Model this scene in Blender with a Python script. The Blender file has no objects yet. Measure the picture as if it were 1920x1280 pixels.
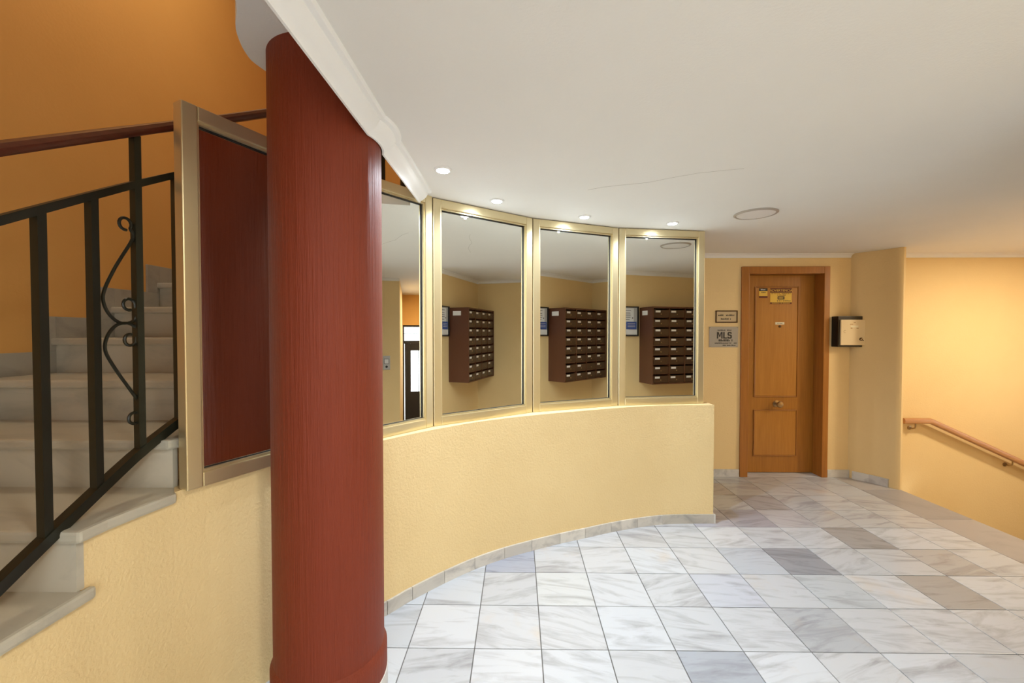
import bpy, bmesh, math, random
from mathutils import Vector, Matrix

random.seed(7)
S = bpy.context.scene
COL = S.collection
PI = math.pi

# ------------------------------------------------------------------ camera
EYE = 1.42
cam = bpy.data.cameras.new('camera')
cam.sensor_width = 36.0
cam.lens = 782.0 * 36.0 / 1920.0
cam.clip_start = 0.02
camo = bpy.data.objects.new('camera', cam)
camo.location = (0, 0, EYE)
camo.rotation_euler = (PI / 2 - 16 / 782.0, 0, math.atan(11 / 782.0))
COL.objects.link(camo)
S.camera = camo

# ------------------------------------------------------------------ world: overcast daylight, seen through the street door
W = bpy.data.worlds.new('daylight')
S.world = W
W.use_nodes = True
bg = W.node_tree.nodes['Background']
bg.inputs[0].default_value = (0.93, 0.965, 1.0, 1)
bg.inputs[1].default_value = 3.0

S.view_settings.view_transform = 'Standard'
S.view_settings.look = 'None'
S.view_settings.exposure = 0.62
S.view_settings.gamma = 1.0
S.view_settings.use_curve_mapping = False

# strengths of the lamps the place has (watts), used by their builders below
SPOT_W = 26.0
LOBBY_W = 16.0
ENTRY_W = 27.0
STAIR_W = 16.0

CEIL = 2.19


# ------------------------------------------------------------------ materials
def new_mat(name):
    m = bpy.data.materials.new(name)
    m.use_nodes = True
    nt = m.node_tree
    return m, nt, nt.nodes['Principled BSDF']


def nd(nt, t, **kw):
    n = nt.nodes.new(t)
    for k, v in kw.items():
        setattr(n, k, v)
    return n


def c4(c):
    return (c[0], c[1], c[2], 1)


def add_bump(nt, b, height, strength, dist):
    bp = nd(nt, 'ShaderNodeBump')
    bp.inputs['Strength'].default_value = strength
    bp.inputs['Distance'].default_value = dist
    nt.links.new(height, bp.inputs['Height'])
    nt.links.new(bp.outputs[0], b.inputs['Normal'])


def noise(nt, vec, scale, detail=4.0, rough=0.5):
    n = nd(nt, 'ShaderNodeTexNoise')
    n.inputs['Scale'].default_value = scale
    n.inputs['Detail'].default_value = detail
    n.inputs['Roughness'].default_value = rough
    if vec is not None:
        nt.links.new(vec, n.inputs['Vector'])
    return n.outputs[0]


def ramp(nt, fac, stops):
    r = nd(nt, 'ShaderNodeValToRGB')
    el = r.color_ramp.elements
    while len(el) < len(stops):
        el.new(0.5)
    for e, (p, c) in zip(el, stops):
        e.position = p
        e.color = c4(c)
    nt.links.new(fac, r.inputs[0])
    return r.outputs[0]


def coords(nt, scale=(1, 1, 1), out='Object'):
    tc = nd(nt, 'ShaderNodeTexCoord')
    mp = nd(nt, 'ShaderNodeMapping')
    mp.inputs['Scale'].default_value = scale
    nt.links.new(tc.outputs[out], mp.inputs['Vector'])
    return mp.outputs[0]


def plain(name, col, rough=0.5, metal=0.0, spec=None):
    m, nt, b = new_mat(name)
    b.inputs['Base Color'].default_value = c4(col)
    b.inputs['Roughness'].default_value = rough
    b.inputs['Metallic'].default_value = metal
    if spec is not None:
        b.inputs['Specular IOR Level'].default_value = spec
    return m


def plaster(name, col, col2, bscale=60, bstr=0.25, rough=0.75, scuffs=False):
    m, nt, b = new_mat(name)
    v = coords(nt)
    f = noise(nt, v, 1.7, 5, 0.6)
    c = ramp(nt, f, [(0.3, col2), (0.65, col)])
    if scuffs:
        sv = coords(nt, (9, 9, 5))
        sf = noise(nt, sv, 1.3, 6, 0.75)
        rr = ramp(nt, sf, [(0.70, (1, 1, 1)), (0.78, (0.62, 0.58, 0.52))])
        mx = nd(nt, 'ShaderNodeMix', data_type='RGBA', blend_type='MULTIPLY')
        mx.inputs[0].default_value = 0.55
        nt.links.new(c, mx.inputs[6])
        nt.links.new(rr, mx.inputs[7])
        c = mx.outputs[2]
    nt.links.new(c, b.inputs['Base Color'])
    b.inputs['Roughness'].default_value = rough
    b.inputs['Specular IOR Level'].default_value = 0.3
    h = noise(nt, v, bscale, 4, 0.55)
    add_bump(nt, b, h, bstr, 0.006)
    return m


def wood(name, dark, light, grain=(14, 14, 1.2), rough=0.38):
    m, nt, b = new_mat(name)
    v = coords(nt, grain)
    f = noise(nt, v, 3.0, 6, 0.6)
    c = ramp(nt, f, [(0.3, dark), (0.7, light)])
    nt.links.new(c, b.inputs['Base Color'])
    b.inputs['Roughness'].default_value = rough
    add_bump(nt, b, f, 0.06, 0.002)
    return m


def marble(name, base, vein, stretch=(1.2, 6, 3), rough=0.22, amount=0.75, warm=(0.62, 0.50, 0.36)):
    """Streaky marble; every object gets its own piece of the stone and its own tint (object colour)."""
    m, nt, b = new_mat(name)
    oi = nd(nt, 'ShaderNodeObjectInfo')
    tc = nd(nt, 'ShaderNodeTexCoord')
    mul = nd(nt, 'ShaderNodeMath', operation='MULTIPLY')
    mul.inputs[1].default_value = 71.0
    nt.links.new(oi.outputs['Random'], mul.inputs[0])
    add = nd(nt, 'ShaderNodeVectorMath', operation='ADD')
    nt.links.new(tc.outputs['Object'], add.inputs[0])
    nt.links.new(mul.outputs[0], add.inputs[1])
    # each slab is turned a little differently
    rot = nd(nt, 'ShaderNodeVectorRotate', rotation_type='Z_AXIS')
    ang = nd(nt, 'ShaderNodeMath', operation='MULTIPLY_ADD')
    ang.inputs[1].default_value = 0.8
    ang.inputs[2].default_value = -0.40
    nt.links.new(oi.outputs['Random'], ang.inputs[0])
    nt.links.new(add.outputs[0], rot.inputs['Vector'])
    nt.links.new(ang.outputs[0], rot.inputs['Angle'])
    mp = nd(nt, 'ShaderNodeMapping')
    mp.inputs['Scale'].default_value = stretch
    nt.links.new(rot.outputs[0], mp.inputs['Vector'])
    n1 = nd(nt, 'ShaderNodeTexNoise')
    n1.inputs['Scale'].default_value = 1.6
    n1.inputs['Detail'].default_value = 6
    n1.inputs['Roughness'].default_value = 0.6
    n1.inputs['Distortion'].default_value = 0.8
    nt.links.new(mp.outputs[0], n1.inputs['Vector'])
    c = ramp(nt, n1.outputs[0], [(0.27, vein), (0.40, tuple(a * 0.55 + v * 0.45 for a, v in zip(base, vein))), (0.52, base)])
    n2 = noise(nt, rot.outputs[0], 3.2, 5, 0.6)
    wm = ramp(nt, n2, [(0.62, (0, 0, 0)), (0.80, (0.45, 0.45, 0.45))])
    mx2 = nd(nt, 'ShaderNodeMix', data_type='RGBA', blend_type='MIX')
    nt.links.new(wm, mx2.inputs[0])
    nt.links.new(c, mx2.inputs[6])
    mx2.inputs[7].default_value = c4(warm)
    mx = nd(nt, 'ShaderNodeMix', data_type='RGBA', blend_type='MULTIPLY')
    mx.inputs[0].default_value = 1.0
    nt.links.new(mx2.outputs[2], mx.inputs[6])
    nt.links.new(oi.outputs['Color'], mx.inputs[7])
    nt.links.new(mx.outputs[2], b.inputs['Base Color'])
    b.inputs['Roughness'].default_value = rough
    b.inputs['Specular IOR Level'].default_value = 0.4
    return m


def emit(name, col, strength):
    m, nt, b = new_mat(name)
    b.inputs['Base Color'].default_value = (0.8, 0.8, 0.8, 1)
    b.inputs['Emission Color'].default_value = c4(col)
    b.inputs['Emission Strength'].default_value = strength
    return m


M = {}
M['yellow'] = plaster('yellow_plaster', (0.80, 0.60, 0.30), (0.77, 0.57, 0.28), 70, 0.22)
M['stucco'] = plaster('yellow_stucco', (0.79, 0.61, 0.32), (0.75, 0.57, 0.29), 85, 0.55, scuffs=True)
M['orange'] = plaster('orange_plaster', (0.70, 0.38, 0.11), (0.67, 0.36, 0.10), 60, 0.15)
M['white'] = plaster('ceiling_paint', (0.80, 0.79, 0.75), (0.78, 0.77, 0.73), 110, 0.12)
M['cornice'] = plaster('cornice_plaster', (0.86, 0.86, 0.84), (0.84, 0.84, 0.82), 50, 0.05, 0.6)
M['marble'] = marble('grey_white_marble', (0.575, 0.61, 0.665), (0.36, 0.37, 0.40), (2.0, 10, 3))
M['step_marble'] = marble('stair_marble', (0.47, 0.44, 0.35), (0.31, 0.295, 0.24), (1.5, 3, 3), 0.28)
M['skirt_marble'] = marble('skirting_marble', (0.62, 0.60, 0.56), (0.36, 0.35, 0.34), (4, 3, 6), 0.3)
M['border'] = marble('border_stone', (0.40, 0.385, 0.38), (0.31, 0.30, 0.30), (2, 2, 2), 0.35)
M['grout'] = plain('floor_grout', (0.14, 0.135, 0.13), 0.9)
M['gold'] = plain('champagne_aluminium', (0.72, 0.62, 0.38), 0.33, 0.8)
M['gasket'] = plain('black_gasket', (0.012, 0.012, 0.012), 0.5)
M['mirror'] = plain('mirror_glass', (0.86, 0.87, 0.83), 0.0, 1.0)
M['iron'] = plain('dark_green_iron', (0.010, 0.011, 0.006), 0.42, 0.1)
M['rail_wood'] = wood('red_brown_wood', (0.060, 0.013, 0.007), (0.105, 0.026, 0.013), (1.5, 1.5, 20), 0.3)
M['door_wood'] = wood('honey_oak', (0.33, 0.130, 0.017), (0.42, 0.175, 0.026), (16, 16, 1.0), 0.35)
M['casing_wood'] = wood('casing_oak', (0.32, 0.120, 0.018), (0.41, 0.160, 0.028), (16, 16, 1.0), 0.35)
M['moulding_wood'] = wood('moulding_oak', (0.30, 0.115, 0.019), (0.37, 0.15, 0.029), (16, 16, 1.0), 0.3)
M['panel_wood'] = wood('panel_oak', (0.40, 0.165, 0.024), (0.48, 0.21, 0.036), (16, 16, 1.0), 0.35)
M['hand_wood'] = wood('beech_handrail', (0.42, 0.20, 0.075), (0.52, 0.27, 0.11), (1.0, 20, 20), 0.35)
M['brass'] = plain('dull_brass', (0.42, 0.30, 0.16), 0.35, 0.9)
M['bronze'] = plain('dark_bronze', (0.10, 0.06, 0.035), 0.35, 0.8)
M['crack'] = plain('crack_grey', (0.50, 0.48, 0.44), 0.9)  # even grey for the thin crack line in the ceiling
M['black'] = plain('black_paint', (0.008, 0.006, 0.005), 0.4)
M['ink'] = plain('dark_ink', (0.03, 0.028, 0.025), 0.6)
M['blue_ink'] = plain('blue_print', (0.05, 0.10, 0.35), 0.6)
M['red_ink'] = plain('dark_red_print', (0.12, 0.018, 0.012), 0.6)
M['sign_yellow'] = plain('yellow_print', (0.80, 0.52, 0.07), 0.5)
M['paper'] = plain('white_paper', (0.80, 0.80, 0.78), 0.7)
M['cream'] = plain('cream_enamel', (0.74, 0.60, 0.36), 0.45)
M['pale_cream'] = plain('pale_tape', (0.80, 0.74, 0.55), 0.5)
M['steel'] = plain('brushed_steel', (0.40, 0.37, 0.31), 0.5, 0.25)
M['plate'] = plain('aged_brass_plate', (0.56, 0.45, 0.27), 0.5, 0.2)
M['box_brown'] = plain('mailbox_brown', (0.105, 0.036, 0.016), 0.45)
M['box_door'] = plain('mailbox_door_brown', (0.050, 0.022, 0.012), 0.35)
M['white_plastic'] = plain('white_plastic', (0.78, 0.77, 0.74), 0.4)
M['grey_plastic'] = plain('grey_plastic', (0.50, 0.49, 0.47), 0.4)
M['ring_grey'] = plain('lamp_ring_grey', (0.42, 0.38, 0.33), 0.4, 0.3)
M['spot_glow'] = emit('spot_lens', (0.92, 0.96, 1.0), 45.0)
M['lamp_glow'] = emit('lamp_diffuser_lit', (1.0, 0.93, 0.80), 6.0)
M['door_iron'] = plain('black_door_iron', (0.02, 0.017, 0.017), 0.4)


def red_paint():
    m, nt, b = new_mat('red_column_paint')
    v = coords(nt, (60, 60, 1.6))
    f = noise(nt, v, 1.6, 5, 0.65)
    c = ramp(nt, f, [(0.3, (0.187, 0.030, 0.0095)), (0.7, (0.203, 0.033, 0.011))])
    nt.links.new(c, b.inputs['Base Color'])
    b.inputs['Roughness'].default_value = 0.55
    b.inputs['Specular IOR Level'].default_value = 0.3
    add_bump(nt, b, f, 0.85, 0.006)
    return m


M['red'] = red_paint()


def pane_glass():
    m, nt, b = new_mat('door_glass')
    b.inputs['Base Color'].default_value = (0.95, 0.97, 0.97, 1)
    b.inputs['Roughness'].default_value = 0.02
    b.inputs['IOR'].default_value = 1.02
    b.inputs['Transmission Weight'].default_value = 1.0
    return m


M['glass'] = pane_glass()


# ------------------------------------------------------------------ mesh helpers
class MB:
    def __init__(self):
        self.v, self.f = [], []

    def box(self, x0, x1, y0, y1, z0, z1):
        n = len(self.v)
        self.v += [(x0, y0, z0), (x1, y0, z0), (x1, y1, z0), (x0, y1, z0), (x0, y0, z1), (x1, y0, z1), (x1, y1, z1), (x0, y1, z1)]
        self.f += [[n + i for i in q] for q in ((0, 3, 2, 1), (4, 5, 6, 7), (0, 1, 5, 4), (1, 2, 6, 5), (2, 3, 7, 6), (3, 0, 4, 7))]
        return self

    def prism(self, poly, z0, z1):
        """poly: counter-clockwise (x,y) list"""
        n, k = len(self.v), len(poly)
        self.v += [(p[0], p[1], z0) for p in poly] + [(p[0], p[1], z1) for p in poly]
        self.f.append([n + i for i in reversed(range(k))])
        self.f.append([n + k + i for i in range(k)])
        for i in range(k):
            j = (i + 1) % k
            self.f.append([n + i, n + j, n + k + j, n + k + i])
        return self

    def lathe(self, prof, cx=0, cy=0, seg=32, axis='z'):
        """prof: list of (r, h); closed by caps"""
        n, k = len(self.v), len(prof)
        for r, h in prof:
            for i in range(seg):
                a = 2 * PI * i / seg
                x, y = r * math.cos(a), r * math.sin(a)
                if axis == 'z':
                    self.v.append((cx + x, cy + y, h))
                else:                       # axis 'y': h runs along -y (out of a wall that faces the camera)
                    self.v.append((cx + x, -h, cy + y))
        for a in range(k - 1):
            for i in range(seg):
                j = (i + 1) % seg
                self.f.append([n + a * seg + i, n + a * seg + j, n + (a + 1) * seg + j, n + (a + 1) * seg + i])
        self.f.append([n + i for i in reversed(range(seg))])
        self.f.append([n + (k - 1) * seg + i for i in range(seg)])
        return self

    def sweep(self, path, prof, up=Vector((0, 0, 1)), closed_ends=True):
        """Sweep a closed (side, up) profile along a 3D path; profile up stays vertical."""
        n, k = len(self.v), len(prof)
        path = [Vector(p) for p in path]
        m = len(path)
        for i, p in enumerate(path):
            a = path[max(i - 1, 0)]
            c = path[min(i + 1, m - 1)]
            t1 = (p - a).normalized() if i > 0 else (c - p).normalized()
            t2 = (c - p).normalized() if i < m - 1 else t1
            t = (t1 + t2).normalized()
            side = t.cross(up)
            if side.length < 1e-5:
                side = Vector((1, 0, 0))
            side.normalize()
            u = side.cross(t).normalized()
            cs = max(t.dot(t1), 0.5)
            for s, h in prof:
                q = p + side * (s / cs) + u * h
                self.v.append(q[:])
        for i in range(m - 1):
            for j in range(k):
                l = (j + 1) % k
                self.f.append([n + i * k + j, n + i * k + l, n + (i + 1) * k + l, n + (i + 1) * k + j])
        if closed_ends:
            self.f.append([n + j for j in reversed(range(k))])
            self.f.append([n + (m - 1) * k + j for j in range(k)])
        return self

    def tube(self, path, r, seg=8):
        prof = [(r * math.cos(2 * PI * i / seg), r * math.sin(2 * PI * i / seg)) for i in range(seg)]
        n, k = len(self.v), seg
        path = [Vector(p) for p in path]
        m = len(path)
        ref = None
        for i, p in enumerate(path):
            t = (path[min(i + 1, m - 1)] - path[max(i - 1, 0)]).normalized()
            if ref is None:
                ref = t.orthogonal().normalized()
            ref = (ref - t * ref.dot(t)).normalized()
            o = t.cross(ref)
            for s, h in prof:
                self.v.append((p + ref * s + o * h)[:])
        for i in range(m - 1):
            for j in range(k):
                l = (j + 1) % k
                self.f.append([n + i * k + j, n + i * k + l, n + (i + 1) * k + l, n + (i + 1) * k + j])
        self.f.append([n + j for j in reversed(range(k))])
        self.f.append([n + (m - 1) * k + j for j in range(k)])
        return self

    def mesh(self, name, mat, smooth=False, bevel=0.0, origin=None):
        me = bpy.data.meshes.new(name)
        vs = self.v
        if origin is not None:
            vs = [(a - origin[0], b - origin[1], c - origin[2]) for a, b, c in vs]
        me.from_pydata(vs, [], self.f)
        bm = bmesh.new()
        bm.from_mesh(me)
        bmesh.ops.recalc_face_normals(bm, faces=bm.faces[:])
        if bevel > 0:
            es = [e for e in bm.edges if len(e.link_faces) == 2 and e.calc_face_angle(0) > 0.6]
            bmesh.ops.bevel(bm, geom=es, offset=bevel, segments=2, affect='EDGES', profile=0.6, clamp_overlap=True)
        bm.to_mesh(me)
        bm.free()
        if mat:
            me.materials.append(M[mat])
        if smooth:
            for p in me.polygons:
                p.use_smooth = True
            me.set_sharp_from_angle(angle=math.radians(38))
        return me

    def build(self, name, mat, parent=None, smooth=False, bevel=0.0, origin=None):
        o = bpy.data.objects.new(name, self.mesh(name, mat, smooth, bevel, origin))
        COL.objects.link(o)
        if origin is not None:
            o.location = origin
        if parent:
            o.parent = parent
            if origin is not None:
                o.location = Vector(origin) - parent.matrix_basis.translation if parent.parent is None else Vector(origin)
        return o


def mesh_obj(name, me, parent=None, loc=(0, 0, 0), rot=(0, 0, 0)):
    o = bpy.data.objects.new(name, me)
    o.location = loc
    o.rotation_euler = rot
    COL.objects.link(o)
    if parent:
        o.parent = parent
    return o


def empty(name, loc=(0, 0, 0), rot=(0, 0, 0)):
    o = bpy.data.objects.new(name, None)
    o.location = loc
    o.rotation_euler = rot
    o.empty_display_size = 0.1
    COL.objects.link(o)
    return o


def tag(o, label, cat=None, group=None, kind=None):
    o['label'] = label
    if cat:
        o['category'] = cat
    if group:
        o['group'] = group
    if kind:
        o['kind'] = kind
    return o


def struct(o, label, cat):
    return tag(o, label, cat, kind='structure')


def text(name, s, size, mat, parent, loc, rot=(PI / 2, 0, 0), width=None, depth=0.0006, spacing=1.0):
    cu = bpy.data.curves.new('text_tmp', 'FONT')
    cu.body = s
    cu.size = size
    cu.align_x = 'CENTER'
    cu.align_y = 'CENTER'
    cu.extrude = depth
    cu.space_character = spacing
    cu.resolution_u = 3
    if width:
        cu.offset = width
    t = bpy.data.objects.new('text_tmp', cu)
    COL.objects.link(t)
    dg = bpy.context.evaluated_depsgraph_get()
    me = bpy.data.meshes.new_from_object(t.evaluated_get(dg))
    bpy.data.objects.remove(t)
    me.name = name
    me.materials.clear()
    me.materials.append(M[mat])
    return mesh_obj(name, me, parent, loc, rot)


def spline(pts, n=8):
    """Catmull-Rom through points of any dimension"""
    P = [Vector(p) for p in pts]
    P = [P[0] * 2 - P[1]] + P + [P[-1] * 2 - P[-2]]
    out = []
    for i in range(1, len(P) - 2):
        a, b, c, d = P[i - 1], P[i], P[i + 1], P[i + 2]
        for k in range(n):
            t = k / n
            out.append(0.5 * ((2 * b) + (c - a) * t + (2 * a - 5 * b + 4 * c - d) * t * t + (3 * b - a - 3 * c + d) * t ** 3))
    out.append(P[-2])
    return out


# ------------------------------------------------------------------ plan of the curved wall (front face), from the stair foot round to the corridor
CURVE = spline([(-1.20, 0.90), (-1.20, 1.15), (-1.155, 1.375), (-1.09, 1.525), (-1.0, 1.69), (-0.86, 1.88), (-0.675, 2.06),
                (-0.577, 2.18), (-0.43, 2.334), (-0.27, 2.479), (-0.095, 2.602), (0.082, 2.70), (0.275, 2.795), (0.457, 2.874),
                (0.657, 2.962), (0.867, 3.038), (1.072, 3.093), (1.26, 3.108), (1.46, 3.112)], 5)
CURVE = [(p[0], p[1]) for p in CURVE]


def curve_x(y):
    for (x0, y0), (x1, y1) in zip(CURVE, CURVE[1:]):
        if y0 <= y <= y1:
            return x0 + (x1 - x0) * (y - y0) / (y1 - y0)
    return CURVE[0][0] if y < CURVE[0][1] else CURVE[-1][0]


def curve_y(x):
    for (x0, y0), (x1, y1) in zip(CURVE, CURVE[1:]):
        if x0 <= x <= x1 and x1 > x0 and y1 > 1.2:
            return y0 + (y1 - y0) * (x - x0) / (x1 - x0)
    return None


def offset_curve(pts, d):
    """positive d moves away from the lobby (to the left of the travelling direction)"""
    out = []
    for i, p in enumerate(pts):
        a = pts[max(i - 1, 0)]
        b = pts[min(i + 1, len(pts) - 1)]
        t = Vector((b[0] - a[0], b[1] - a[1])).normalized()
        out.append((p[0] - t[1] * d, p[1] + t[0] * d))
    return out


PARAPET = 0.885
# the five mirrors stand on chords between these joints
JOINT = [(-1.144, 1.387), (-0.925, 1.843), (-0.502, 2.390), (0.086, 2.830), (0.730, 3.100), (1.412, 3.205)]
RISE, GO = 0.17, 0.30
Y_B = 1.115           # riser under the tread whose top is level with the parapet

# ================================================================== SETTING
# ---- floor and its tiles
floor = MB()
floor.box(-2.3, 3.08, -1.35, 4.14, -0.12, -0.004)
floor.box(3.08, 3.45, 2.136, 4.14, -0.12, -0.004)
floor = floor.build('floor', 'grout')
struct(floor, 'floor of grey and white streaked marble tiles', 'floor')
tm = MB().box(-0.1480, 0.1480, -0.1480, 0.1480, -0.02, 0).mesh('tile', 'marble', bevel=0.0012)
DARK = {(5, 2): (0.50, 0.50, 0.52), (7, 3): (0.60, 0.56, 0.53), (7, 1): (0.62, 0.58, 0.54), (4, 0): (0.72, 0.72, 0.72),
        (2, -1): (0.66, 0.68, 0.72), (-1, 2): (0.66, 0.67, 0.74), (5, 4): (0.62, 0.58, 0.60), (4, 4): (0.74, 0.70, 0.74),
        (8, 2): (0.74, 0.70, 0.66), (6, 4): (0.80, 0.76, 0.75), (3, 1): (0.86, 0.87, 0.92), (5, 1): (0.82, 0.84, 0.84), (4, 2): (0.80, 0.82, 0.85),
        (0, 1): (0.98, 0.97, 0.93), (3, 5): (0.70, 0.64, 0.60), (4, 6): (0.62, 0.56, 0.52), (6, 5): (0.66, 0.62, 0.60), (5, 6): (0.72, 0.64, 0.58)}
for j in range(-10, 8):
    for i in range(-8, 10):
        cx, cy = 0.106 + 0.3005 * (i + 0.5), 1.847 + 0.3005 * (j + 0.5)
        if cy > 4.14:
            continue
        # leave out what lies wholly behind the curved wall
        keep = False
        for sx in (-0.15, 0.15):
            for sy in (-0.15, 0.15):
                x, y = cx + sx, cy + sy
                if x > 1.46:
                    keep = True
                elif x > -1.2:
                    yc = curve_y(x)
                    if (yc is None and y < 1.2) or (yc is not None and y < yc):
                        keep = True
        if not keep or cx < -1.2:
            continue
        if cx > 3.0 and cy < 1.0:
            continue
        if (1.89 < cx and cy < 1.05):
            continue
        if cy < -1.25:
            continue
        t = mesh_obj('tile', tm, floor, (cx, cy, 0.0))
        g = random.uniform(0.86, 1.0)
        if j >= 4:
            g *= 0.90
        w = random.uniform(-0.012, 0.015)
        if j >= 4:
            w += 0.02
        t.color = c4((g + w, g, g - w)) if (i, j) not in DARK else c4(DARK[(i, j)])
# stone border along the head of the descending stair
for k, (y0, y1) in enumerate([(2.14, 2.60), (2.60, 3.20), (3.20, 3.80), (3.80, 4.13)]):
    b = MB().box(3.112, 3.47, y0 + 0.0015, y1 - 0.0015, -0.03, 0.0).build('border_slab', 'border', floor, bevel=0.003, origin=(3.28, (y0 + y1) / 2, 0))
    b.color = c4([(1.02, 1.0, 0.98), (0.92, 0.90, 0.90), (0.82, 0.81, 0.82), (1.0, 0.98, 0.96)][k])

MB().box(2.206, 3.02, 4.13, 4.34, -0.03, 0.001).build('threshold', 'marble', floor, bevel=0.002)

# ---- curved wall: string wall of the stair, then the parapet under the mirrors
TH = 0.13
wc = MB()


def strip(mb, pts, z1, z0=0.0, th=TH):
    back = offset_curve(pts, th)
    n, k = len(mb.v), len(pts)
    for p, q in zip(pts, back):
        mb.v += [(p[0], p[1], z0), (p[0], p[1], z1), (q[0], q[1], z1), (q[0], q[1], z0)]
    for i in range(k - 1):
        a, b = n + 4 * i, n + 4 * (i + 1)
        mb.f += [[a, b, b + 1, a + 1], [a + 1, b + 1, b + 2, a + 2], [a + 2, b + 2, b + 3, a + 3], [a + 3, b + 3, b, a]]
    e = n + 4 * (k - 1)
    mb.f += [[n, n + 1, n + 2, n + 3], [e + 3, e + 2, e + 1, e]]


lev = PARAPET - 0.035
for s in range(1, 6):
    y1 = Y_B - GO * (s - 1)
    y0 = y1 - GO
    z1 = PARAPET - RISE * s - 0.035
    if z1 > 0:
        strip(wc, [(-1.20, y0), (-1.20, y1)], z1)
seg = [(-1.20, Y_B)] + [p for p in CURVE if Y_B < p[1] < 1.37]
brk = (curve_x(1.372), 1.372)
strip(wc, seg + [brk], lev)
seg = [brk] + [p for p in CURVE if p[1] > 1.375 or p[0] > 0]
strip(wc, seg, PARAPET - 0.001)
wc = wc.build('wall_curved', 'stucco', smooth=True)
struct(wc, 'curved yellow stucco low wall under the mirrored panels and stair', 'wall')

# ---- skirting tiles along the curved wall, each its own piece
bb = empty('baseboard_curved')
struct(bb, 'curved skirting of short grey marble pieces along the yellow wall', 'baseboard')
cuts = [-0.90, -0.77, -0.665, -0.568, -0.423, -0.265, -0.09, 0.087, 0.28, 0.461, 0.661, 0.87, 1.073, 1.462]
for k, (a, b) in enumerate(zip(cuts, cuts[1:])):
    nn = 4
    xs = [a + 0.0012 + (b - a - 0.0024) * i / nn for i in range(nn + 1)]
    pts = [(x, curve_y(min(x, 1.459))) for x in xs]
    mb = MB()
    strip(mb, offset_curve(pts, -0.012), 0.068, 0.0, 0.012)
    o = mb.build('skirting_piece', 'skirt_marble', bb, origin=(pts[2][0], pts[2][1], 0), smooth=True)
    g = random.uniform(0.9, 1.12)
    o.color = c4((g, g * 0.99, g * 0.96)) if k < 12 else (0.80, 0.78, 0.73, 1)
# the end of the parapet, turning the corner
o = MB().box(1.461, 1.473, 3.10, 3.25, 0, 0.068).build('skirting_piece', 'skirt_marble', bb, origin=(1.467, 3.17, 0))

# ---- wall at the back with the door opening and the wall of the descending stair
DX0, DX1, DZ = 2.205, 3.022, 2.052
wb = MB()
wb.box(1.30, DX0, 4.13, 4.34, 0, CEIL)
wb.box(DX1, 5.95, 4.13, 4.34, -1.0, CEIL)
wb.box(DX0, DX1, 4.13, 4.34, DZ, CEIL)
wb = wb.build('wall_back', 'yellow')
struct(wb, 'pale yellow back wall around the oak door and handrail', 'wall')

# rounded pier at the head of the descending stair
arc = [(3.25, 4.135)]
for i in range(9):
    t = i / 8
    arc.append((3.262 + 0.165 * t + 0.022 * math.sin(PI * t), 4.09 - 0.262 * t + 0.0 * t))
arc += [(3.442, 3.806), (3.458, 3.797), (3.476, 3.80), (3.488, 3.815), (3.492, 3.84), (3.492, 4.135)]
pier = MB().prism(list(reversed(arc)), -1.0, CEIL).build('wall_pier', 'yellow', smooth=True)
struct(pier, 'rounded yellow pier between the door wall and the descending stair', 'wall')

# corridor side wall behind the mirrors, mailbox corner, entrance walls, wall behind the viewer
struct(MB().box(1.28, 1.40, 3.24, 4.13, 0, CEIL).build('wall_corridor', 'yellow'), 'yellow wall closing the space behind the mirrors', 'wall')
struct(MB().box(1.74, 3.185, 1.0, 1.20, 0, CEIL).build('wall_mailbox', 'yellow'), 'yellow wall that carries the mailboxes', 'wall')
struct(MB().box(3.185, 5.95, 1.0, 2.136, -1.0, CEIL).build('wall_intercom', 'yellow'), 'yellow wall block beside the entrance stair', 'wall')
struct(MB().box(1.74, 1.90, -1.35, 1.0, 0, CEIL).build('wall_right', 'yellow'), 'yellow side wall of the lobby', 'wall')
wr = MB()
wr.box(-2.45, -0.70, -1.55, -1.35, -0.1, 4.7)
wr.box(-0.70, 1.45, -1.55, -1.35, -0.1, 0.30)
wr.box(-0.70, 1.45, -1.55, -1.35, 2.10, 4.7)
wr.box(1.45, 1.90, -1.55, -1.35, -0.1, 4.7)
struct(wr.build('wall_rear', 'yellow'), 'yellow rear wall of the lobby around the added fill window', 'wall')
w1 = empty('window_fill_1', (0.375, -1.45, 0.30))  # unseen window added in the rear wall to brighten the lobby with daylight
struct(w1, 'wide window added behind the viewer for fill light, with a champagne metal frame', 'window')
for a, b, c, e in ((-1.075, -1.03, 0, 1.8), (1.03, 1.075, 0, 1.8), (-1.03, 1.03, 0, 0.045), (-1.03, 1.03, 1.755, 1.8), (-0.02, 0.02, 0.045, 1.755)):
    MB().box(a, b, -0.03, 0.03, c, e).build('frame_bar', 'gold', w1, bevel=0.003)
for a, b in ((-1.03, -0.02), (0.02, 1.03)):
    MB().box(a, b, -0.003, 0.003, 0.045, 1.755).build('pane', 'glass', w1)
we = MB()
we.box(5.75, 5.95, 3.60, 4.13, -1.0, CEIL)
we.box(5.75, 5.95, 2.136, 3.60, 1.58, CEIL)
struct(we.build('wall_entrance', 'orange'), 'orange wall above the street door', 'wall')

# ---- stairwell shell
struct(MB().box(-2.45, -2.28, -1.35, 4.6, -0.1, 4.7).build('wall_stair_left', 'orange'), 'orange wall of the stairwell beside the steps', 'wall')
struct(MB().box(-2.28, 1.28, 4.45, 4.6, -0.1, 4.7).build('wall_stair_back', 'orange'), 'orange end wall of the stairwell', 'wall')
struct(MB().box(-0.48, -0.38, -1.35, 4.45, 2.36, 4.7).build('wall_stair_right', 'orange'), 'orange stairwell wall above the lobby ceiling', 'wall')
struct(MB().box(-2.45, -0.38, -1.35, 4.6, 4.7, 4.8).build('ceiling_stairwell', 'white'), 'white ceiling high above the stairs', 'ceiling')

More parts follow.
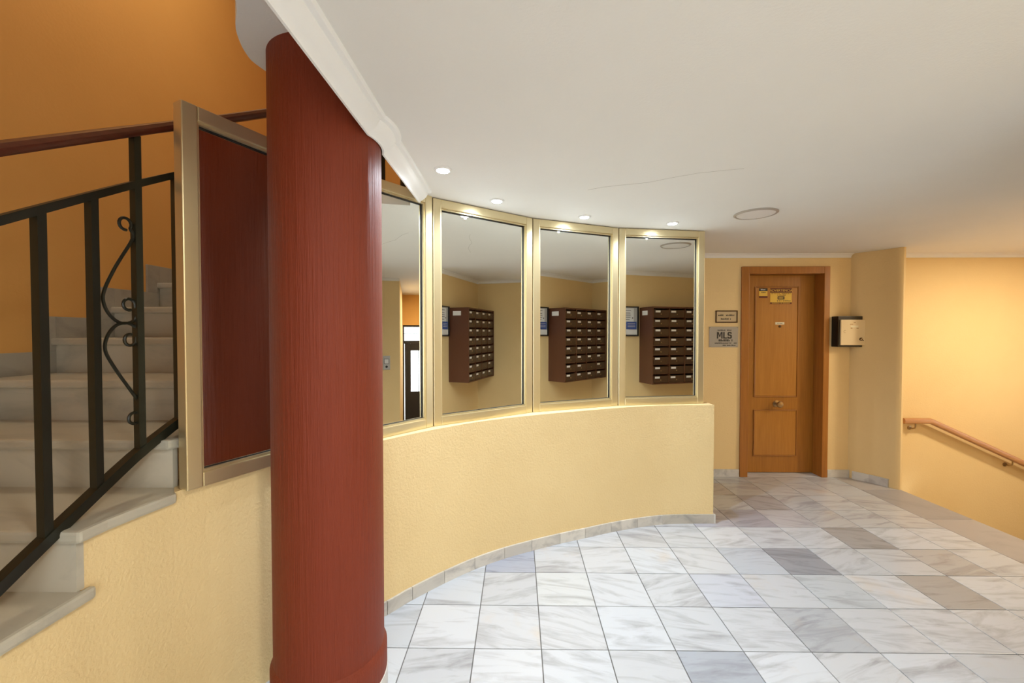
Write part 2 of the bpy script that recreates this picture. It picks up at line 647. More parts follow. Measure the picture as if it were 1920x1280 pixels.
# ---- column data needed by ceiling trim
CX, CY, CR = -0.723, 1.583, 0.1965

# ---- ceiling slab and cornices
SLAB = -0.53
CRACK = [(0.376, 2.269), (0.453, 2.225), (0.523, 2.202), (0.666, 2.161), (0.756, 2.101), (0.875, 2.036), (1.059, 1.984)]
cl = MB()
cl.box(SLAB, 5.95, -1.35, 4.45, CEIL, 2.36)
clo = cl.build('ceiling', 'white')
MB().sweep([(x, y, CEIL - 0.0003) for x, y in CRACK], [(-0.0011, -0.0004), (0.0011, -0.0004), (0.0011, 0.0004), (-0.0011, 0.0004)]).build('hairline_crack', 'crack', clo)
struct(clo, 'white painted lobby ceiling with fine hairline cracks', 'ceiling')


def cove(r0, r1, n=6):
    return [(r0 * math.sin(PI / 2 * i / n), r1 * (1 - math.cos(PI / 2 * i / n))) for i in range(n + 1)]


# cornice along the slab edge, stepping round the column
edge = [(-0.54, -1.35), (-0.54, 1.30)]
half = math.sqrt((CR + 0.004) ** 2 - (-0.54 - CX) ** 2)
a0 = math.atan2(-half, -0.54 - CX)
edge.append((-0.54, CY - half - 0.012))
for i in range(11):
    a = a0 + (-2 * a0) * i / 10
    edge.append((CX + (CR + 0.004) * math.cos(a), CY + (CR + 0.004) * math.sin(a)))
edge += [(-0.54, CY + half + 0.012), (-0.54, 2.0), (-0.54, 2.28)]
# section measured inward (towards the lobby, +x) and up from the lower lip
sec = [(0, CEIL + 0.10), (0, 2.128), (0.007, 2.128), (0.012, 2.138), (0.026, 2.146), (0.040, 2.158), (0.048, 2.172), (0.050, 2.178), (0.066, 2.180), (0.072, CEIL - 0.002), (0.072, CEIL + 0.10)]
mb = MB()
n0 = len(mb.v)
for i, p in enumerate(edge):
    a = edge[max(i - 1, 0)]
    b = edge[min(i + 1, len(edge) - 1)]
    t = Vector((b[0] - a[0], b[1] - a[1])).normalized()
    for d, z in sec:
        mb.v.append((p[0] + t[1] * d, p[1] - t[0] * d, z))
k = len(sec)
for i in range(len(edge) - 1):
    for j in range(k):
        l = (j + 1) % k
        mb.f.append([i * k + j, i * k + l, (i + 1) * k + l, (i + 1) * k + j])
mb.f.append([j for j in range(k)])
mb.f.append([(len(edge) - 1) * k + j for j in reversed(range(k))])
struct(mb.build('trim_1', 'cornice', smooth=True), 'white moulded cornice running along the ceiling edge past the column', 'cornice')


def wall_cornice(name, path, label, s=0.038):
    """small cove in the angle of wall and ceiling; path keeps the room on its right"""
    pr = [(0, 0), (0, -s), (0.006, -s), (0.008, -s * 0.8), (0.016, -s * 0.5), (0.028, -s * 0.28), (0.044, -s * 0.18), (0.050, -s * 0.1), (0.052, 0)]
    b = MB()
    b.sweep([(x, y, CEIL) for x, y in path], pr)
    return struct(b.build(name, 'white', smooth=True), label, 'cornice')


wall_cornice('trim_2', [(1.41, 4.13), (3.245, 4.13)], 'small white cornice above the oak door')
wall_cornice('trim_3', [(3.495, 4.13), (5.74, 4.13)], 'small white cornice above the handrail wall')
wall_cornice('trim_4', [(3.185, 2.136), (3.185, 1.20), (1.74, 1.20)], 'small white cornice above the mailbox corner')

# upper landing slab that rests on the column, with a rounded front
sof = spline([(-0.70, -0.4), (-0.745, 0.5), (-0.79, 0.95), (-0.832, 1.225), (-0.925, 1.375), (-0.968, 1.49), (-0.966, 1.57), (-0.90, 1.72), (-0.75, 1.80), (-0.49, 1.82)], 5)
poly = [(p[0], p[1]) for p in sof] + [(-0.49, -0.4)]
landing = MB().prism(list(reversed(poly)), 2.415, 2.56).build('ceiling_landing', 'white', smooth=True)
struct(landing, 'white rounded underside of the upper landing above the red column', 'ceiling')

# ---- skirting at the door wall and pier
b1 = empty('baseboard_back')
struct(b1, 'grey marble skirting beside the oak door and along the pier', 'baseboard')
for x0, x1 in ((1.40, 1.80), (1.80, 2.183)):
    MB().box(x0 + .001, x1 - .001, 4.116, 4.13, 0, 0.075).build('skirting_piece', 'skirt_marble', b1, bevel=0.002, origin=((x0 + x1) / 2, 4.12, 0))
MB().box(3.045, 3.26, 4.116, 4.13, 0, 0.075).build('skirting_piece', 'skirt_marble', b1, bevel=0.002, origin=(3.15, 4.12, 0))
for a, b in ((1, 4), (4, 8)):
    pts = arc[a:b + 1]
    mb = MB()
    strip(mb, offset_curve(pts, -0.013), 0.075, 0.0, 0.013)
    o = mb.build('skirting_piece', 'skirt_marble', b1, origin=(pts[1][0], pts[1][1], 0))
    o.color = (1.1, 1.12, 1.15, 1) if a == 1 else (0.95, 0.95, 0.97, 1)

# ================================================================== DOOR
d1 = empty('door_1', (2.613, 4.13, 0))
struct(d1, 'honey oak flat door with two framed panels and wide casing', 'door')
DOX, DOY = 2.613, 4.13


def dpart(name, mb, mat, parent=d1, **kw):
    o = mb.build(name, mat, None, **kw)
    o.parent = parent
    if parent is d1:
        o.location = Vector(o.location) - Vector((DOX, DOY, 0))
    return o


# casing on the wall face: two jambs and a head, plus the deep reveal
dpart('casing_jamb', MB().box(2.186, 2.262, 4.112, 4.13, 0, 2.068), 'casing_wood', bevel=0.004)
dpart('casing_jamb', MB().box(2.985, 3.040, 4.112, 4.13, 0, 2.068), 'casing_wood', bevel=0.004)
dpart('casing_head', MB().box(2.262, 2.985, 4.112, 4.13, 1.998, 2.068), 'casing_wood', bevel=0.004)
dpart('reveal', MB().box(2.206, 2.250, 4.13, 4.30, 0, 2.05), 'casing_wood')
dpart('reveal', MB().box(2.985, 3.02, 4.13, 4.30, 0, 2.05), 'casing_wood')
dpart('reveal', MB().box(2.250, 2.985, 4.13, 4.30, 2.003, 2.05), 'casing_wood')
LY = 4.245
dpart('light_stop_board', MB().box(2.20, 3.03, 4.30, 4.34, -0.01, 2.06), 'black')  # unseen board added behind the leaf to stop light leaking underneath
leaf = dpart('leaf', MB().box(2.252, 2.983, LY, LY + 0.045, 0.006, 2.001), 'door_wood', bevel=0.002)


def door_panel(x0, x1, z0, z1):
    mb = MB()
    w, d = 0.013, 0.010
    for a, b, c, e in ((x0, x0 + w, z0, z1), (x1 - w, x1, z0, z1), (x0 + w, x1 - w, z0, z0 + w), (x0 + w, x1 - w, z1 - w, z1)):
        mb.box(a, b, LY - d, LY + 0.001, c, e)
    dpart('panel_moulding', mb, 'moulding_wood', bevel=0.005)
    dpart('panel', MB().box(x0 + w, x1 - w, LY - 0.004, LY + 0.001, z0 + w, z1 - w), 'panel_wood', bevel=0.002)


door_panel(2.385, 2.825, 0.772, 1.886)
door_panel(2.385, 2.825, 0.172, 0.645)
kn = dpart('knob', MB().lathe([(0.034, -0.0), (0.034, 0.006), (0.013, 0.010), (0.011, 0.035), (0.020, 0.042), (0.031, 0.052), (0.033, 0.062), (0.027, 0.072), (0.010, 0.076)], 0, 0, 24, 'y'), 'brass', smooth=True)
kn.location = (2.615 - DOX, LY - DOY, 0.706)
dpart('keyhole_plate', MB().box(2.286, 2.312, LY - 0.004, LY, 0.915, 0.995), 'brass', bevel=0.002)
dpart('keyhole', MB().box(2.293, 2.305, LY - 0.006, LY, 0.935, 0.965), 'black', bevel=0.002)
pe = dpart('peephole', MB().lathe([(0.012, 0.0), (0.012, 0.006), (0.006, 0.008)], 0, 0, 16, 'y'), 'bronze', smooth=True)
pe.location = (2.638 - DOX, LY - 0.004 - DOY, 1.487)


# ---- things fixed to the door and to the wall beside it (flat things in their real places)
def sheet(name, x0, x1, z0, z1, y, mat, label, cat, th=0.002, group=None):
    t = empty(name, ((x0 + x1) / 2, y, (z0 + z1) / 2))
    tag(t, label, cat, group)
    w, h = (x1 - x0) / 2, (z1 - z0) / 2
    MB().box(-w, w, -th, 0, -h, h).build('plate', mat, t, bevel=min(0.0008, th * 0.3))
    return t, w, h, th


def bar(t, th, x0, x1, z0, z1, mat, name='printed_band', lift=0.0006):
    return MB().box(x0, x1, -th - lift, -th + 0.0001, z0, z1).build(name, mat, t)


def scribble(t, th, xc, zc, w, h, mat, name='printed_line', lift=0.0006):
    """a line of lettering too small to read: letter-like strokes of unequal width"""
    mb = MB()
    x = xc - w / 2
    while x < xc + w / 2 - h * 0.4:
        l = h * random.uniform(0.35, 0.75)
        if random.random() > 0.16:
            mb.box(x, min(x + l, xc + w / 2), -th - lift, -th + 0.0001, zc - h / 2, zc + h / 2 * random.choice((0.5, 1, 1)))
        x += l + h * 0.22
    o = mb.build(name, mat, t)
    o['kind'] = 'stuff'
    return o


FY = LY - 0.0042
t, w, h, th = sheet('warning_sign', 2.538, 2.752, 1.712, 1.868, FY, 'sign_yellow', 'yellow warning sign headed ADVERTENCIA on the oak door', 'sign')
bar(t, th, -w, w, h - 0.044, h, 'red_ink')
text('lettering', 'ADVERTENCIA', 0.034, 'sign_yellow', t, (0, -th - 0.0008, h - 0.0225))
scribble(t, th, 0, h - 0.054, 0.19, 0.007, 'red_ink')
scribble(t, th, 0.0, 0.010, 0.09, 0.010, 'ink')
bar(t, th, -0.034, 0.034, -0.034, -0.002, 'ink', 'emblem')
scribble(t, th, 0, -0.018, 0.05, 0.014, 'sign_yellow', lift=0.001)
scribble(t, th, 0.03, -0.048, 0.14, 0.010, 'ink')
bar(t, th, -w, w, -h, -h + 0.016, 'red_ink')
scribble(t, th, 0, -h + 0.008, 0.18, 0.006, 'sign_yellow', lift=0.001)
t, w, h, th = sheet('alarm_sticker', 2.426, 2.510, 1.772, 1.868, FY, 'sign_yellow', 'small yellow and black sticker left of the warning sign', 'sticker')
bar(t, th, -w, w, h - 0.026, h, 'ink')
scribble(t, th, -0.005, h - 0.013, 0.06, 0.012, 'paper', lift=0.001)
scribble(t, th, 0, 0.008, 0.05, 0.008, 'ink')
bar(t, th, -w, w, -h, -h + 0.018, 'red_ink')
t, w, h, th = sheet('name_label', 2.592, 2.682, 1.504, 1.528, FY, 'pale_cream', 'narrow cream name label above the peephole', 'label')
scribble(t, th, 0, 0, 0.05, 0.007, 'ink')

t, w, h, th = sheet('steel_plaque', 1.880, 2.162, 1.280, 1.482, 4.13, 'steel', 'grey metal plaque with MLS lettering on the wall by the door', 'plaque', 0.006)
LET = {'M': [[(0, 0), (0.012, 0), (0.012, 0.050), (0.023, 0.016), (0.031, 0.016), (0.042, 0.050), (0.042, 0), (0.054, 0), (0.054, 0.064), (0.038, 0.064), (0.027, 0.030), (0.016, 0.064), (0, 0.064)]],
       'L': [[(0, 0), (0.036, 0), (0.036, 0.011), (0.013, 0.011), (0.013, 0.064), (0, 0.064)]],
       'S': [[(0.002, 0.0), (0.034, 0), (0.042, 0.008), (0.042, 0.030), (0.035, 0.038), (0.014, 0.040), (0.014, 0.053), (0.029, 0.053), (0.029, 0.047), (0.041, 0.047), (0.041, 0.056), (0.034, 0.064), (0.009, 0.064), (0.001, 0.056), (0.001, 0.036), (0.008, 0.028), (0.029, 0.026), (0.029, 0.011), (0.013, 0.011), (0.013, 0.018), (0.0, 0.018), (0.0, 0.002)]]}
lx = -0.066
for chn, adv in (('M', 0.061), ('L', 0.041), ('S', 0.05)):
    o = MB().prism(LET[chn][0], 0, 0.0012).build('lettering', 'ink', t)
    o.location = (lx, -th, -0.016)
    o.rotation_euler = (PI / 2, 0, 0)
    lx += adv
scribble(t, th, 0.01, 0.066, 0.155, 0.010, 'ink')
scribble(t, th, 0.01, -0.034, 0.155, 0.020, 'ink')
scribble(t, th, 0.02, -0.060, 0.215, 0.010, 'ink')
scribble(t, th, 0.05, -0.082, 0.13, 0.009, 'ink')
for sx, sz in ((1, 1), (-1, 1), (1, -1), (-1, -1)):
    s = MB().lathe([(0.004, 0), (0.004, 0.002), (0.002, 0.003)], 0, 0, 10, 'y').build('screw', 'brass', t)
    s.location = (sx * (w - 0.01), -th, sz * (h - 0.01))
t, w, h, th = sheet('framed_plate', 1.940, 2.154, 1.520, 1.640, 4.13, 'plate', 'small framed brass nameplate above the grey metal plaque', 'plaque', 0.004)
fr = MB()
for a, b, c, e in ((-w, -w + .010, -h, h), (w - .010, w, -h, h), (-w + .01, w - .01, -h, -h + .01), (-w + .01, w - .01, h - .01, h)):
    fr.box(a, b, -0.010, 0, c, e)
fr.build('frame', 'bronze', t, bevel=0.001)
scribble(t, th, 0, 0.014, 0.165, 0.014, 'ink')
scribble(t, th, 0.0, -0.022, 0.11, 0.014, 'ink')

# control box on the wall right of the door
t = empty('control_box', (3.20, 4.13, 1.433))
tag(t, 'black wall box with square cream front cover, right of the oak door', 'box')
MB().box(-0.13, 0.13, -0.085, 0, -0.147, 0.147).build('housing', 'black', t, bevel=0.004)
MB().box(-0.112, 0.128, -0.100, -0.084, -0.130, 0.114).build('front_cover', 'cream', t, bevel=0.003)
lk = MB().lathe([(0.015, 0), (0.015, 0.006), (0.012, 0.008)], 0, 0, 18, 'y').build('lock', 'bronze', t, smooth=True)
lk.location = (0.076, -0.1, -0.072)
sl = MB().box(-0.011, 0.011, -0.0095, -0.007, -0.003, 0.003).build('lock_slot', 'cream', lk)
sl.rotation_euler = (0, -0.7, 0)
dt = MB().lathe([(0.005, 0), (0.005, 0.002), (0.003, 0.003)], 0, 0, 10, 'y').build('pin', 'black', t)
dt.location = (0.098, -0.1, -0.084)
MB().box(-0.018, 0.050, -0.1012, -0.0998, 0.040, 0.058).build('tape_label', 'pale_cream', t)
MB().box(-0.028, 0.0, -0.1012, -0.0998, 0.066, 0.073).build('scratch_mark', 'brass', t)
MB().box(0.006, 0.024, -0.1012, -0.0998, 0.083, 0.090).build('scratch_mark', 'brass', t)
MB().box(-0.022, -0.006, -0.1012, -0.0998, 0.028, 0.038).build('scratch_mark', 'brass', t)
MB().box(0.034, 0.052, -0.1012, -0.0998, 0.028, 0.036).build('scratch_mark', 'brass', t)
cm = MB().tube([(0.012 * math.cos(a), -0.1, 0.012 * math.sin(a)) for a in [0.9 + i * 0.5 for i in range(10)]], 0.0016, 6).build('clip_mark', 'brass', t)
cm.location = (-0.075, 0, 0.0)

# ================================================================== WALL HANDRAIL of the descending stair
t = empty('wall_handrail', (3.72, 4.13, 0.55))
tag(t, 'beech wood handrail sloping down along the yellow stair wall', 'handrail')
pr = [(-0.024, -0.018), (-0.014, -0.026), (0.014, -0.026), (0.024, -0.018), (0.027, 0.004), (0.020, 0.020), (0.006, 0.026), (-0.006, 0.026), (-0.020, 0.020), (-0.027, 0.004)]
x0, y0, z0 = 3.72, 4.13, 0.55
MB().sweep([(0, -0.065, 0.022), (0.10, -0.065, 0.022), (0.252, -0.065, 0.022), (0.268, -0.065, 0.017), (0.29, -0.065, 0.008), (1.0, -0.065, -0.315), (1.75, -0.065, -0.66)], pr).build('rail', 'hand_wood', t, smooth=True)
for bx, bz in ((0.12, -0.004), (1.05, -0.362)):
    MB().tube([(bx, 0.0, bz - 0.055), (bx, -0.035, bz - 0.055), (bx, -0.058, bz - 0.046), (bx, -0.065, bz - 0.028), (bx, -0.065, bz + 0.002)], 0.006, 8).build('bracket', 'brass', t, smooth=True)
    MB().lathe([(0.02, 0), (0.02, 0.004), (0.008, 0.006)], bx, bz - 0.055, 16, 'y').build('bracket_plate', 'brass', t, smooth=True)

# ================================================================== DESCENDING STAIR and street entrance
ds = empty('entrance_stairs', (3.45, 3.1, -0.8))
tag(ds, 'grey stone steps going down to the street door beside the handrail', 'stairs')
for k in range(5):
    xx = 0.0 + 0.33 * k
    z = -0.16 * (k + 1) + 0.8
    MB().box(xx, xx + 0.02, -0.963, (0.69 if k == 0 else 1.029), z, z + 0.16 - (0.03 if k == 0 else 0.0) - 0.03 * (k > 0)).build('riser', 'step_marble', ds)
    if k < 4:
        MB().box(xx - 0.0, xx + 0.35, -0.963, (0.69 if k == 0 else 1.029), z - 0.03, z).build('tread', 'step_marble', ds, bevel=0.004)
lf = MB().box(3.45, 5.95, 2.136, 4.13, -0.95, -0.80)
struct(lf.build('floor_entrance', 'border'), 'grey stone floor inside the street door', 'floor')

d2 = empty('door_2', (5.83, 2.9, -0.8))
struct(d2, 'black iron street door with glass panes and a bright transom', 'door')


def d2box(name, y0, y1, z0, z1, mat='door_iron', th=0.03):
    return MB().box(-th, th, y0 - 2.9, y1 - 2.9, z0 + 0.8, z1 + 0.8).build(name, mat, d2, bevel=0.003 if mat != 'glass' else 0)


for y0, y1 in ((2.137, 2.165), (3.565, 3.60), (2.88, 2.92)):
    d2box('frame_post', y0, y1, -0.8, 1.58)
d2box('frame_rail', 2.165, 3.565, 1.54, 1.58)
d2box('frame_rail', 2.165, 3.565, 1.20, 1.26)
d2box('frame_rail', 2.165, 3.565, 1.40, 1.412)
for a, b in ((2.172, 2.88), (2.92, 3.56)):
    d2box('leaf_stile', a, a + 0.12, -0.79, 1.20, th=0.022)
    d2box('leaf_stile', b - 0.12, b, -0.79, 1.20, th=0.022)
    d2box('leaf_rail', a + 0.12, b - 0.12, 1.06, 1.20, th=0.022)
    d2box('kick_panel', a + 0.12, b - 0.12, -0.79, 0.22, th=0.022)
    d2box('pane', a + 0.12, b - 0.12, 0.22, 1.06, 'glass', 0.003)
    for k in range(2):
        y = a + 0.12 + (b - a - 0.24) * (k + 1) / 3
        d2box('window_bar', y - 0.008, y + 0.008, 0.22, 1.06, th=0.012)
    d2box('pane', a, b, 1.26, 1.54, 'glass', 0.003)
MB().tube([(-0.03, -0.06, 0.85), (-0.08, -0.06, 0.85), (-0.08, -0.06, 1.25), (-0.03, -0.06, 1.25)], 0.012, 10).build('pull_handle', 'brass', d2, smooth=True)

# ================================================================== ASCENDING STAIRCASE
st = empty('staircase', (-1.75, 0.0, 0.0))
tag(st, 'grey marble staircase climbing behind the red column', 'stairs')
XL = -2.28


def panel_x(y):
    """x of the back of the mirrors / outer face of the string wall at depth y"""
    if y < 1.39:
        return -1.20 if y < 1.15 else curve_x(y) - 0.03
    for (xa, ya), (xb, yb) in zip(JOINT, JOINT[1:]):
        if ya <= y <= yb:
            return xa + (xb - xa) * (y - ya) / (yb - ya) - 0.055
    return 1.2


def stpart(name, mb, mat, **kw):
    o = mb.build(name, mat, None, **kw)
    o.parent = st
    o.location = Vector(o.location) - Vector((-1.75, 0, 0))
    return o


NST = 13
for k in range(-4, NST - 4):
    # tread k: top at PARAPET + k*RISE ; its riser stands at y0
    top = PARAPET + k * RISE
    y0 = Y_B + GO * k
    y1 = y0 + GO
    nose = 0.022
    if k <= 0:
        xr0 = xr1 = -1.20 + 0.022          # slab overhangs the string wall
        if k == 0:
            pts = [(XL, y0 - nose), (-1.178, y0 - nose), (-1.178, 1.17), (curve_x(1.25) + 0.02, 1.25), (curve_x(1.366) + 0.018, 1.366), (curve_x(1.40) - 0.03, 1.41), (curve_x(1.40) - 0.05, y1 + 0.02), (XL, y1 + 0.02)]
        else:
            pts = [(XL, y0 - nose), (-1.178, y0 - nose), (-1.178, y1 + 0.022), (-1.200, y1 + 0.022), (-1.200, y1 + 0.0), (XL, y1 + 0.0)]
    else:
        ya, yb = y0 - nose, min(y1 + 0.02, 4.45)
        last = (k == NST - 5)
        if last:
            yb = 4.45
        xa, xb = min(panel_x(max(ya, 1.41)), -0.60), min(panel_x(max(yb, 1.41)), -0.60)
        pts = [(XL, ya), (xa, ya), (xb, yb), (XL, yb)]
    ox, oy = (-1.7, y0 + 0.1)
    o = stpart('tread', MB().prism(pts, top - 0.034, top), 'step_marble', bevel=0.009, origin=(ox, oy, top))
    g = random.uniform(0.93, 1.05)
    o.color = c4((g, g, g))
    xr = -1.199 if k <= 0 else min(panel_x(max(y0, 1.41)) - 0.005, -0.60)
    if k == 1:
        xr = curve_x(1.37) - 0.035
    fy = -0.012 if k <= 0 else 0.0
    o = stpart('riser', MB().box(XL, xr, y0 + fy, y0 + 0.02 + fy, top - RISE, top - 0.034), 'step_marble', origin=(-1.7, y0, top - 0.1))
    g = random.uniform(0.95, 1.08)
    o.color = c4((g, g, g * 1.01))
    # stepped skirting on the outer wall
    o = stpart('stair_skirting', MB().box(XL, XL + 0.014, y0, min(y1, 4.4), top, top + 0.105), 'step_marble', bevel=0.002, origin=(XL, y0, top))
    o.color = (0.78, 0.78, 0.80, 1)
    o = stpart('stair_skirting', MB().box(XL, XL + 0.014, y0 - 0.085, y0, top - RISE + 0.105, top + 0.105), 'step_marble', bevel=0.002, origin=(XL, y0, top))
    o.color = (0.78, 0.78, 0.80, 1)
# masonry under the flight so that no light passes beneath it
mb = MB()
for k in range(-4, NST - 4):
    top = PARAPET + k * RISE - 0.034
    y0 = Y_B + GO * k + 0.02
    y1 = y0 + GO if k < NST - 5 else 4.45
    xr = -1.33 if k <= 0 else -1.36
    mb.box(XL, xr, y0, y1, max(0.0, top - 0.5), top - 0.001)
stpart('flight_core', mb, 'yellow')

# ================================================================== STAIR RAILING
rl = empty('stair_railing', (-1.245, 0.5, 0.6))
tag(rl, 'dark iron stair railing with scroll ornament and red-brown wooden handrail', 'railing')
ROFF = Vector((-1.245, 0.5, 0.6))
path2 = spline([(-1.245, 0.25), (-1.245, 0.8), (-1.245, 1.2), (-1.232, 1.38), (-1.175, 1.56), (-1.06, 1.80), (-0.98, 1.955), (-0.80, 2.20), (-0.60, 2.45), (-0.30, 2.72), (0.05, 2.98)], 10)
acc = [0.25]
for a, b in zip(path2, path2[1:]):
    acc.append(acc[-1] + (b - a).length)


def at_s(s):
    for i in range(len(acc) - 1):
        if acc[i] <= s <= acc[i + 1]:
            t = (s - acc[i]) / (acc[i + 1] - acc[i])
            return path2[i].lerp(path2[i + 1], t)
    return path2[-1]


def z_bot(s): return 0.829 + 0.585 * (s - 0.995)
def z_mid(s): return 1.694 + 0.595 * (s - 0.995)
def z_top(s): return 1.864 + 0.60 * (s - 0.995)


ss = [0.3 + i * 0.06 for i in range(int((acc[-1] - 0.3) / 0.06))]


def rail_path(zf):
    return [(at_s(s)[0] - ROFF[0], at_s(s)[1] - ROFF[1], zf(s) - ROFF[2]) for s in ss]


sq = [(-0.0105, -0.0105), (0.0105, -0.0105), (0.0105, 0.0105), (-0.0105, 0.0105)]
MB().sweep(rail_path(z_bot), [(a * 1.4, b * 1.4) for a, b in sq]).build('bottom_rail', 'iron', rl)
MB().sweep(rail_path(z_mid), sq).build('middle_rail', 'iron', rl)
hp = [(a * 0.8, b * 0.74) for a, b in [(-0.026, -0.014), (-0.018, -0.022), (0.018, -0.022), (0.026, -0.014), (0.029, 0.002), (0.022, 0.016), (0.008, 0.022), (-0.008, 0.022), (-0.022, 0.016), (-0.029, 0.002)]]
MB().sweep(rail_path(z_top), hp).build('handrail', 'rail_wood', rl, smooth=True)
posts = [0.535, 0.67, 0.805, 0.938, 1.072, 1.208, 1.344, 1.472]
while posts[-1] < acc[-1] - 0.2:
    posts.append(posts[-1] + 0.135)
for i, s in enumerate(posts):
    p = at_s(s)
    q = at_s(s + 0.02)
    full = (i % 4 == 2)
    zt = z_top(s) - 0.015 if full else z_mid(s)
    r = 0.0108
    mb = MB().box(-r, r, -r, r, 0, zt - z_bot(s))
    o = mb.build('baluster', 'iron', rl)
    d = q - p
    o.location = (p[0] - ROFF[0], p[1] - ROFF[1], z_bot(s) - ROFF[2])
    o.rotation_euler = (0, 0, math.atan2(-d[0], d[1]))


# scroll ornament between two balusters, drawn in the railing's plane (distance along the rail, height)
def circ(cy, cz, r, a0, a1, n=12):
    return [(cy + r * math.cos(a0 + (a1 - a0) * i / n), cz + r * math.sin(a0 + (a1 - a0) * i / n)) for i in range(n + 1)]


def sc(px, py):
    px -= 6
    y = 1.245 * 782.0 / (971 - px)
    return (y, EYE + (624 - py) / 782.0 * y)


def ornament(name, pts2, shift=0.0):
    pts = []
    for s, z in pts2:
        s2 = s + shift
        p = at_s(s2)
        pts.append((p[0] - ROFF[0], p[1] - ROFF[1], z + 0.585 * shift - ROFF[2]))
    return MB().tube(pts, 0.0048, 7).build(name, 'iron', rl, smooth=True)


c1 = sc(233, 418)
c2 = sc(237, 570)
c3 = sc(238, 637)
c4_ = sc(243, 786)
r1 = 0.019
up = circ(c1[0], c1[1], r1, -0.6, -0.6 + 1.75 * PI, 14)[::-1]
body = [tuple(p) for p in spline([up[-1], sc(245, 447), sc(213, 500), sc(191, 545), sc(191, 570), sc(203, 592), sc(222, 605), sc(243, 602), sc(252, 585)], 6)]
curl = circ(c2[0], c2[1], r1 * 0.95, -0.2, 1.6 * PI, 14)
upper = up + body[1:] + curl
dn = circ(c3[0], c3[1], r1 * 0.95, -1.6 * PI, 0.2, 14)
body2 = [tuple(p) for p in spline([dn[-1], sc(251, 618), sc(236, 606), sc(214, 609), sc(197, 628), sc(191, 655), sc(205, 685), sc(235, 730), sc(256, 762)], 6)]
bot = circ(c4_[0], c4_[1], r1 * 0.95, 0.9, 0.9 - 1.7 * PI, 14)[::-1]
bot = circ(c4_[0], c4_[1], r1 * 0.95, 0.6, 0.6 + 1.7 * PI, 14)
lower = dn + body2[1:] + bot
ornament('scroll', upper)
ornament('scroll', lower)
for sh in (0.54, 1.08):
    ornament('scroll', upper, sh)
    ornament('scroll', lower, sh)

# ================================================================== RED COLUMN
co = empty('column', (CX, CY, 0))
tag(co, 'large round column painted dark red with a vertical brushed texture', 'column')
MB().lathe([(CR, 0.20), (CR, 1.2), (CR, 2.415)], 0, 0, 64).build('shaft', 'red', co, smooth=True)
MB().lathe([(CR + 0.010, 0.10), (CR + 0.011, 0.105), (CR + 0.011, 0.195), (CR, 0.215)], 0, 0, 64).build('base_band', 'red', co, smooth=True)
MB().lathe([(CR + 0.013, 0.0), (CR + 0.013, 0.098), (CR + 0.006, 0.10)], 0, 0, 64).build('base_ring', 'skirt_marble', co, smooth=True)

# ================================================================== MIRRORED PANELS
MLAB = ['mirrored panel left of the red column, reflecting the column',
        'mirrored panel just right of the red column, reflecting the street door',
        'mirrored panel second from the column, showing the mailboxes from the side',
        'mirrored panel third from the column, middle of the mailbox reflections',
        'mirrored panel at the corridor end of the curved wall']
for k in range(5):
    a, b = Vector(JOINT[k]), Vector(JOINT[k + 1])
    d = b - a
    L = d.length
    ang = math.atan2(d[1], d[0])
    t = empty('mirror_panel', (a[0], a[1], PARAPET), (0, 0, ang))
    tag(t, MLAB[k], 'mirror', 'gold-framed mirrors along the curved wall')
    H = CEIL - 0.004 - PARAPET if k >= 2 else 2.195 - PARAPET
    e = 0.0065                     # gap to the neighbour
    w, fd, bk = 0.050, -0.028, 0.022   # frame width, front and back depth (local y)
    x0, x1 = e, L - e

    def fpart(name, A, B, C, D, bev=0.004):
        return MB().box(A, B, fd, bk, C, D).build(name, 'gold', t, bevel=bev)
    fpart('frame_stile', x0, x0 + w, 0, H)
    fpart('frame_stile', x1 - w, x1, 0, H)
    fpart('frame_rail', x0 + w, x1 - w, 0, w)
    fpart('frame_rail', x0 + w, x1 - w, H - w, H)
    # stepped inner bead
    bd = 0.008
    mb = MB()
    for A, B, C, D in ((x0 + w, x0 + w + bd, w, H - w), (x1 - w - bd, x1 - w, w, H - w), (x0 + w + bd, x1 - w - bd, w, w + bd), (x0 + w + bd, x1 - w - bd, H - w - bd, H - w)):
        mb.box(A, B, fd + 0.010, -0.006, C, D)
    mb.build('inner_bead', 'gold', t)
    mb = MB()
    g = 0.005
    for A, B, C, D in ((x0 + w, x0 + w + bd + g, w, H - w), (x1 - w - bd - g, x1 - w, w, H - w), (x0 + w, x1 - w, w, w + bd + g * 0.4), (x0 + w, x1 - w, H - w - bd - g, H - w)):
        mb.box(A, B, -0.0055, -0.001, C, D)
    mb.build('gasket', 'gasket', t)
    MB().box(x0 + w - 0.005, x1 - w + 0.005, 0.0, 0.006, w - 0.005, H - w + 0.005).build('mirror_glass', 'mirror', t)
    MB().box(x0 + w - 0.005, x1 - w + 0.005, 0.007, 0.018, w - 0.005, H - w + 0.005).build('back_board', 'box_brown', t)
    # slim cover strip on the joint with the next panel
    if k in (1, 2, 3):
        MB().box(L - 0.005, L + 0.005, 0.006, 0.022, 0, H).build('joint_strip', 'gold', t)

